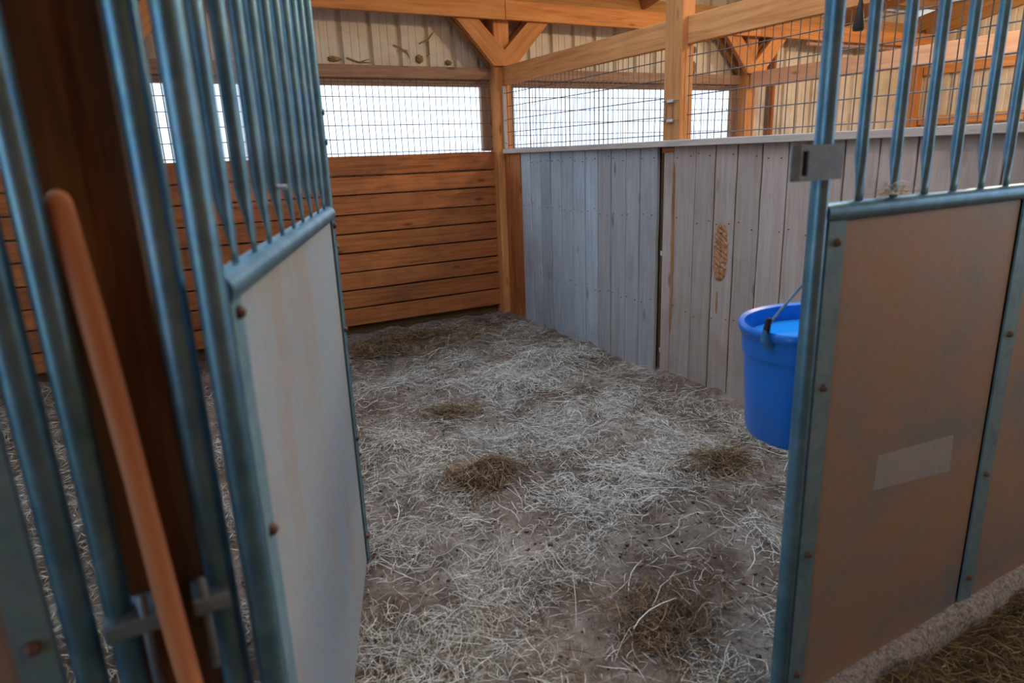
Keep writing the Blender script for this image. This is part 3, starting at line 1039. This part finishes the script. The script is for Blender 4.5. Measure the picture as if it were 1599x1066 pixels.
vs, fs = tube_data(pts, rad, 18)
o = link('tool_handle', from_data(vs, fs), 'handle_wood', None, ml, smooth=True)
tag(o, 'worn reddish wooden tool handle leaning against the dark gate post', 'tool handle')

# ------------------------------------------------------------------ concrete sill
S1 = gnoise_params(24, 15, 90, 31)
vs, fs = [], []
nx = 120
xs = np.linspace(1.10, 2.80, nx)
lat = [(0.845, -0.075), (0.855, -0.030), (0.865, -0.006), (0.885, 0.004), (0.92, 0.006), (0.965, 0.004), (0.975, -0.06)]
for i, xx in enumerate(xs):
    for (yy, zz) in lat:
        j = 0.006 * float(gnoise(S1, np.array(xx), np.array(yy * 3)))
        vs.append((xx, yy + j * (1 if yy < 0.87 else 0), zz + j * 0.35))
for i in range(nx - 1):
    for k in range(len(lat) - 1):
        a = i * len(lat) + k
        fs.append((a, a + 1, a + len(lat) + 1, a + len(lat))[::-1])
o = link('concrete_sill', from_data(vs, fs), 'concrete')
tag(o, 'rough pale concrete sill under the fixed stall front', 'sill')


# ------------------------------------------------------------------ blue bucket
def d_shape(xc, y_back, hw, depth, n=40, z=0.0, rb=0.05):
    """flat on the panel side (y_back), rounded towards the stall"""
    out = []
    for k in range(n):
        a = 2 * math.pi * k / n
        c, s = math.cos(a), math.sin(a)
        if s >= 0:
            x = hw * c
            y = depth * 0.42 + depth * 0.58 * s
        else:
            p = 3.6
            x = hw * math.copysign(abs(c) ** (2 / p), c)
            y = depth * 0.42 - depth * 0.42 * abs(s) ** (2 / p)
        out.append((xc + x, y_back + y, z))
    return out


bk = empty('bucket', (1.42, 0.95, 0.655))
tag(bk, 'blue flat-backed plastic bucket hanging inside the stall front', 'bucket')
N_ = 48
rings = []
XC, YK = 1.415, 0.926
for (z, hw, dp, off) in ((0.650, 0.150, 0.225, 0.026), (0.648, 0.168, 0.240, 0.018), (0.662, 0.177, 0.250, 0.012), (0.80, 0.184, 0.262, 0.010), (0.862, 0.187, 0.266, 0.009),
                         (0.864, 0.195, 0.274, 0.005), (0.916, 0.197, 0.277, 0.004), (0.915, 0.204, 0.287, 0.000), (0.921, 0.208, 0.291, -0.002), (0.931, 0.208, 0.291, -0.002), (0.937, 0.203, 0.286, 0.000),
                         (0.932, 0.189, 0.270, 0.008), (0.86, 0.182, 0.260, 0.011), (0.665, 0.168, 0.240, 0.018), (0.664, 0.02, 0.03, 0.10)):
    rings.append(d_shape(XC, YK + off, hw, dp, N_, z))
vs = [v for r in rings for v in r]
fs = [tuple(range(N_))]
for i in range(len(rings) - 1):
    for k in range(N_):
        p, q = i * N_ + k, i * N_ + (k + 1) % N_
        fs.append((p, q, q + N_, p + N_))
fs.append(tuple(range((len(rings) - 1) * N_, len(rings) * N_)))
link('body', from_data(vs, fs), 'blue_plastic', bk, smooth=True)
wv = d_shape(XC, YK + 0.010, 0.184, 0.263, N_, 0.893)
link('water', from_data(wv, [tuple(range(N_))]), 'water', bk)
for s in (-1, 1):
    xe = XC + s * 0.209
    er = tube('ear', [(xe - s * 0.012, 1.022, 0.905), (xe + s * 0.004, 1.022, 0.920), (xe + s * 0.006, 1.022, 0.945)], [0.013, 0.012, 0.007], 'blue_rim', bk, n=12)
    tube('ear_knob', [(xe + s * 0.004, 1.022, 0.935), (xe, 1.019, 0.972)], [0.009, 0.006], 'black_rubber', er, n=10)
pts = []
hx, hz = XC, 1.158
for i in range(25):
    t = i / 24
    xx = XC - 0.208 + 0.416 * t
    arch = 1 - abs(2 * t - 1) ** 1.9
    pts.append((xx, 1.020 - 0.080 * arch, 0.955 + (hz - 0.955) * arch))
tube('bail_handle', pts, 0.0035, 'plate_steel', bk, n=8)
# ribs moulded under the rim
for k in range(4):
    an = math.radians(150 - 30 * k)
    pass
hk = tube('bucket_hook', [(hx, YF - 0.001, 1.186), (hx, YF + 0.012, 1.178), (hx, YF + 0.026, 1.158), (hx, YF + 0.034, 1.1515), (hx, YF + 0.043, 1.1505), (hx, YF + 0.051, 1.156), (hx, YF + 0.054, 1.168)], 0.004, 'plate_steel', eR, n=8)


# ------------------------------------------------------------------ hay
def strands(name, n, xr, yr, lmin, lmax, wmin, wmax, zfn, dens, mat, seed, tilt=0.22, lift=0.012, tone_fn=None, parent=None, stuff=True, maxdens=1.0):
    r = np.random.default_rng(seed)
    xs = np.empty(0); ys = np.empty(0)
    while len(xs) < n:
        x = r.uniform(xr[0], xr[1], n * 2); y = r.uniform(yr[0], yr[1], n * 2)
        keep = r.uniform(0, maxdens, n * 2) < dens(x, y)
        xs = np.concatenate([xs, x[keep]]); ys = np.concatenate([ys, y[keep]])
    xs, ys = xs[:n], ys[:n]
    L = np.exp(r.uniform(np.log(lmin), np.log(lmax), n))
    a = r.uniform(0, 2 * np.pi, n)
    curv = r.normal(0, 0.65, n)
    kink = np.where(r.uniform(0, 1, n) < 0.3, r.normal(0, 0.7, n), 0)
    ti = np.abs(r.normal(0, tilt, n))
    w = r.uniform(wmin, wmax, n)
    base = np.abs(r.normal(0, lift, n)) + 0.002
    S = 5
    roll = r.uniform(-0.9, 0.9, n)
    co = np.zeros((n, S, 2, 3))
    px, py = xs.copy(), ys.copy()
    pz = np.zeros(n)
    ang = a - curv * 0.5
    sl = ti.copy()
    for s in range(S):
        t = s / (S - 1)
        zz = zfn(px, py) + base + pz
        zz = np.maximum(zz, zfn(px, py) + 0.001)
        wd = w * (0.55 if s in (0, S - 1) else 1.0) * 0.5
        nx_, ny_ = -np.sin(ang), np.cos(ang)
        cr, sr = np.cos(roll), np.sin(roll)
        for k, sg in enumerate((-1, 1)):
            co[:, s, k, 0] = px + sg * wd * nx_ * cr
            co[:, s, k, 1] = py + sg * wd * ny_ * cr
            co[:, s, k, 2] = zz + sg * wd * sr
        st = L / (S - 1)
        px = px + np.cos(ang) * st * np.cos(sl)
        py = py + np.sin(ang) * st * np.cos(sl)
        pz = pz + np.sin(sl) * st
        ang = ang + curv / (S - 1) + (kink if s == 1 else 0)
        sl = sl - ti * 2 / (S - 1) * r.uniform(0.3, 1.2, n)
    lim = (0.0, XR - 0.016, 0.965, YB - 0.012) if 0.0 < xr[0] + 0.6 and yr[1] > 0.95 and xr[0] > -1.0 else (-3.0, -0.05, 0.965, YB - 0.012) if yr[1] > 0.95 else (-9, 2.722, -9, 0.9 if name == 'straw_wisp' else 0.874)
    co[..., 0] = np.clip(co[..., 0], lim[0], lim[1])
    co[..., 1] = np.clip(co[..., 1], lim[2] if name != 'straw_wisp' else 0, lim[3])
    if lim[3] > 5:      # keep clear of the posts along the back wall
        at_post = (co[..., 0] > 2.655) | (np.abs(co[..., 0]) < 0.085)
        co[..., 1] = np.where(at_post, np.minimum(co[..., 1], 5.112), co[..., 1])
    idx = np.arange(n * S * 2).reshape(n, S, 2)
    q = np.stack([idx[:, :-1, 0], idx[:, 1:, 0], idx[:, 1:, 1], idx[:, :-1, 1]], -1).reshape(-1, 4)
    me = bpy.data.meshes.new(name)
    me.vertices.add(n * S * 2)
    me.vertices.foreach_set('co', co.ravel())
    me.loops.add(q.size)
    me.loops.foreach_set('vertex_index', q.ravel())
    me.polygons.add(len(q))
    me.polygons.foreach_set('loop_start', np.arange(0, q.size, 4))
    me.update()
    tone = r.uniform(0, 1, n)
    if tone_fn is not None:
        tone = np.clip(tone_fn(xs, ys, tone), 0, 1)
    at = me.attributes.new('tone', 'FLOAT', 'POINT')
    at.data.foreach_set('value', np.repeat(tone, S * 2))
    o = link(name, me, mat, parent)
    if stuff:
        o['kind'] = 'stuff'
    return o


def hay_density(x, y):
    d = 0.27 + 0.28 * gnoise(G3, x, y) + 0.28 * gnoise(G4, x, y)
    # trodden bare patches and the main drift of loose hay
    d += 0.45 * np.exp(-(((x - 1.15) / 0.85) ** 2 + ((y - 2.55) / 0.75) ** 2))
    d += 0.30 * np.exp(-(((x - 2.1) / 0.45) ** 2 + ((y - 3.9) / 0.5) ** 2))
    d -= 0.55 * np.exp(-(((x - 1.45) / 0.28) ** 2 + ((y - 1.6) / 0.30) ** 2))
    d -= 0.35 * np.exp(-(((x - 1.1) / 0.55) ** 2 + ((y - 3.45) / 0.30) ** 2))
    return np.clip(d, 0.09, 1.0)


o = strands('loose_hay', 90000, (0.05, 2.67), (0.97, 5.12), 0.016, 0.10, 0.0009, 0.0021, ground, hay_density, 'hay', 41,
            tone_fn=lambda x, y, t: t ** 1.15 * 0.95 + 0.04 + 0.10 * gnoise(G3, x, y) - 0.5 * np.clip((y - 3.7) / 1.0, 0, 1) * np.clip((2.5 - x) / 1.0, 0, 1))  # weaker light near the back wall is put into the hay tone
tag(o, 'loose dry hay scattered over the dirt floor of the stall', 'hay')
o = strands('loose_hay', 260, (0.1, 2.60), (1.0, 4.8), 0.12, 0.24, 0.0016, 0.0028, ground, lambda x, y: np.full_like(x, 0.5), 'hay', 47, lift=0.02, tilt=0.12,
            tone_fn=lambda x, y, t: 0.55 + 0.45 * t)
tag(o, 'long pale hay stalks lying on top of the loose hay', 'hay')
o = strands('straw_bedding', 9000, (-1.4, -0.11), (0.97, 5.10), 0.03, 0.14, 0.002, 0.004, ground, lambda x, y: np.full_like(x, 0.5), 'straw_gold', 43)
tag(o, 'golden straw bedding in the stall beyond the gate post', 'straw')


def aisle_z(x, y):
    return -0.055 + 0.006 * gnoise(A1, x, y) + 0.040 * np.clip(1 - np.abs(y - 0.80) / 0.16, 0, 1) * np.clip(0.5 + 0.5 * gnoise(G4, x, y), 0, 1)


o = strands('aisle_litter', 9000, (1.0, 2.70), (0.30, 0.865), 0.02, 0.09, 0.0015, 0.0035, aisle_z, lambda x, y: np.clip(0.6 + 0.3 * gnoise(G4, x, y), 0.1, 1), 'hay_moss', 44, lift=0.006)
tag(o, 'dark mossy litter of old hay swept against the concrete sill', 'litter')

# crumbs of dirt
rc = np.random.default_rng(77)
nc = 14000
cx_, cy_ = rc.uniform(0.06, 2.66, nc), rc.uniform(1.0, 5.1, nc)
keep = rc.uniform(0, 1, nc) > 0.8 * hay_density(cx_, cy_)
cx_, cy_ = cx_[keep], cy_[keep]
nc = len(cx_)
cs_ = 0.0018 + 0.0075 * rc.uniform(0, 1, nc) ** 3
octv = np.array([(1, 0, 0), (-1, 0, 0), (0, 1, 0), (0, -1, 0), (0, 0, 1), (0, 0, -1)], float)
octf = np.array([(0, 2, 4), (2, 1, 4), (1, 3, 4), (3, 0, 4), (2, 0, 5), (1, 2, 5), (3, 1, 5), (0, 3, 5)])
ca = rc.uniform(0, 6.28, nc)
vv = octv[None] * rc.uniform(0.6, 1.4, (nc, 6, 1)) * cs_[:, None, None] * np.array((1, 1, 0.7))
vx = vv[..., 0] * np.cos(ca)[:, None] - vv[..., 1] * np.sin(ca)[:, None] + cx_[:, None]
vy = vv[..., 0] * np.sin(ca)[:, None] + vv[..., 1] * np.cos(ca)[:, None] + cy_[:, None]
vz = vv[..., 2] + (ground(cx_, cy_) + cs_ * 0.4)[:, None]
fc = (octf[None] + 6 * np.arange(nc)[:, None, None]).reshape(-1, 3)
me = bpy.data.meshes.new('crumbs')
me.vertices.add(nc * 6)
me.vertices.foreach_set('co', np.stack([vx, vy, vz], -1).ravel())
me.loops.add(fc.size)
me.loops.foreach_set('vertex_index', fc.ravel())
me.polygons.add(len(fc))
me.polygons.foreach_set('loop_start', np.arange(0, fc.size, 3))
me.update()
at = me.attributes.new('tone', 'FLOAT', 'POINT')
at.data.foreach_set('value', np.repeat(rc.uniform(0, 1, nc), 6))
o = link('dirt_crumbs', me, 'crumb')
o['kind'] = 'stuff'
tag(o, 'small crumbs of dry dirt on the trodden stall floor', 'dirt')

# darker tangled clumps
clumps = [((760, 752), 0.19, 0.16, 0.055, 800, 'hay_brown', 'dark brown tangled hay clump in the middle of the pale hay'),
          ((1020, 985), 0.26, 0.17, 0.010, 420, 'hay_brown', 'flat dark damp patch of old hay on bare dirt near the gate opening'),
          ((1140, 725), 0.26, 0.13, 0.022, 550, 'hay_brown', 'low brown hay heap lying below the blue bucket'),
          ((705, 645), 0.20, 0.13, 0.022, 350, 'hay_brown', 'small dark hay heap beside the trodden bare dirt'),
          ((870, 565), 0.26, 0.17, 0.045, 1300, 'hay', 'pale loose hay heap near the plank partition'),
          ((650, 540), 0.62, 0.30, 0.045, 2600, 'hay_brown', 'brown hay drift along the foot of the board wall')]
for ci, ((px, py), rx, ry, hh, n, mt, lab) in enumerate(clumps):
    c = on_z(0.0, px, py)
    e = empty('hay_clump', (c.x, c.y, float(ground(np.array(c.x), np.array(c.y)))))
    tag(e, lab, 'hay clump')

    def cz(x, y, c=c, rx=rx, ry=ry, hh=hh):
        return ground(x, y) + hh * np.exp(-2.2 * (((x - c.x) / rx) ** 2 + ((y - c.y) / ry) ** 2)) * (1 + 0.25 * gnoise(G4, x, y))
    vs, fs = [], []
    for i in range(9):
        for k in range(28):
            an = 2 * math.pi * k / 28
            f = i / 8 * (1 + 0.14 * math.sin(3 * an + ci) + 0.08 * math.sin(7 * an + 2 * ci))
            x_, y_ = c.x + rx * 0.62 * f * math.cos(an), c.y + ry * 0.62 * f * math.sin(an)
            z_ = float(cz(np.array(x_), np.array(y_))) + (0.004 - 0.018 * (i / 8) ** 2)
            vs.append((x_, y_, z_))
    for i in range(8):
        for k in range(28):
            a, b = i * 28 + k, i * 28 + (k + 1) % 28
            fs.append((a, a + 28, b + 28, b))
    link('mound', from_data(vs, fs), 'stall_dirt' if mt == 'hay' else 'clump_soil', e, smooth=True)
    strands('stalks', int(n * 2.6), (c.x - 1.6 * rx, c.x + 1.6 * rx), (c.y - 1.6 * ry, c.y + 1.6 * ry), 0.03, 0.12, 0.0014, 0.003, cz,
            lambda x, y, c=c, rx=rx, ry=ry: np.exp(-1.8 * (((x - c.x) / rx) ** 2 + ((y - c.y) / ry) ** 2)) * np.clip(0.65 + 0.4 * gnoise(G4, x, y), 0.05, 1), mt, 60 + ci, tilt=0.4, parent=e)

# ------------------------------------------------------------------ small things
cord = empty('extension_cord', tuple(on_x(XR - 0.02, 1340, 48)))
tag(cord, 'black cord with a tapered rubber end hanging in front of the wire screen', 'cord')
pb = on_x(XR - 0.02, 1340, 48)
tube('cord', [pb + Vector((0, 0, 0.07)), pb + Vector((0, 0, roofz(pb.y) - 0.1 - pb.z))], 0.004, 'black_rubber', cord, n=8)
tube('plug', [pb, pb + Vector((0, 0, 0.01)), pb + Vector((0, 0, 0.10)), pb + Vector((0, 0, 0.125))], [0.020, 0.023, 0.010, 0.005], 'black_rubber', cord, n=12)

NL = ['round mud nest beside the middle post on the farther siding', 'tall drop-shaped mud nest below a round one beside the middle post', 'mud nest stuck on a siding rib near the brace', 'flat smear of mud on the siding directly above the window girt', 'mud nest on the siding close to the corner brace foot']
for i, (px, py, w, h) in enumerate(((1084, 78, 0.028, 0.028), (1083, 106, 0.030, 0.055), (655, 92, 0.03, 0.03), (522, 92, 0.05, 0.02), (700, 98, 0.03, 0.02))):
    p = on_y(5.283, px, py)
    bm = bmesh.new()
    bmesh.ops.create_icosphere(bm, subdivisions=3, radius=1.0)
    rr = random.Random(i)
    for v in bm.verts:
        f = 1 + 0.18 * math.sin(5 * v.co.x + i) * math.cos(6 * v.co.z) + rr.uniform(-.06, .06)
        v.co = Vector((v.co.x * w * f, v.co.y * 0.022 * f, v.co.z * h * f)) + p
    me = bpy.data.meshes.new('nest')
    bm.to_mesh(me)
    bm.free()
    o = link('mud_nest', me, 'mud', None, smooth=True)
    tag(o, NL[i], 'mud nest', 'mud nests on the siding')


# wisp of straw caught on the middle rail of the fixed front
wc = Vector((1.415, 0.897, 1.236))
o = strands('straw_wisp', 130, (wc.x - 0.045, wc.x + 0.02), (0.885, 0.91), 0.03, 0.075, 0.0008, 0.0018, lambda x, y: np.full_like(x, 1.232), lambda x, y: np.full_like(x, 0.9), 'straw_gold', 91, tilt=0.6, lift=0.006, stuff=False)
tag(o, 'small wisp of straw caught on the steel rail at the foot of a bar', 'straw wisp')

# dry webs and plant shreds clinging to the siding
shreds = [([(541, 90), (560, 97), (580, 98)], [(565, 96), (577, 92)], 'long brown shred hanging just above the window girt'),
          ([(614, 70), (626, 76), (636, 82), (640, 92)], [(630, 78), (638, 79)], 'curled brown shred clinging between two siding ribs'),
          ([(655, 68), (668, 62), (677, 50)], [(668, 62), (670, 85), (666, 88)], 'branching brown shred stuck high on the siding near the brace')]
for main, side, lab in shreds:
    e = empty('dry_shred', tuple(on_y(5.280, *main[0])))
    tag(e, lab, 'plant shred', 'dry shreds on the siding')
    for nm, pl in (('stalk', main), ('offshoot', side)):
        pts = [on_y(5.280 - 0.004 * (i % 2), *q) for i, q in enumerate(pl)]
        tube(nm, pts, [0.006 if i < len(pts) - 1 else 0.002 for i in range(len(pts))], 'mud', e, n=6)

# ------------------------------------------------------------------ added fill lamps (unseen warm bulbs hung from the rafters)
def fill_lamp(loc, power, label, col=(1.0, 0.72, 0.42)):
    e = empty('hanging_fill_lamp', loc)
    tag(e, label, 'fill_lamp')
    x, y, z = loc
    zt = roofz(y) + 0.06
    tube('cord', [(x, y, z + 0.10), (x, y, zt)], 0.004, 'black_rubber', e, n=6)
    tube('socket', [(x, y, z + 0.04), (x, y, z + 0.10)], [0.02, 0.014], 'black_rubber', e, n=12)
    bm = bmesh.new()
    bmesh.ops.create_uvsphere(bm, u_segments=16, v_segments=10, radius=0.035)
    for v in bm.verts:
        v.co += Vector((x, y, z))
    me = bpy.data.meshes.new('bulb')
    bm.to_mesh(me)
    bm.free()
    link('bulb', me, 'fill_lamp_glow', e, smooth=True)
    ld = bpy.data.lights.new('fill_light', 'POINT')
    ld.energy = power
    ld.color = col
    ld.shadow_soft_size = 0.05
    lo = bpy.data.objects.new('fill_light', ld)
    COL.objects.link(lo)
    lo.location = (x, y, z - 0.05)


fill_lamp((4.4, 1.7, 2.95), 50, 'added warm fill bulb hanging over the neighbouring stall')
fill_lamp((7.0, 2.7, 2.85), 40, 'added warm fill bulb hanging in the farthest stall bay')
fill_lamp((1.9, 1.15, 2.95), 7, 'added warm fill bulb hanging above the fixed stall front')
fill_lamp((1.9, -0.6, 3.0), 12, 'added warm fill bulb hanging over the aisle')
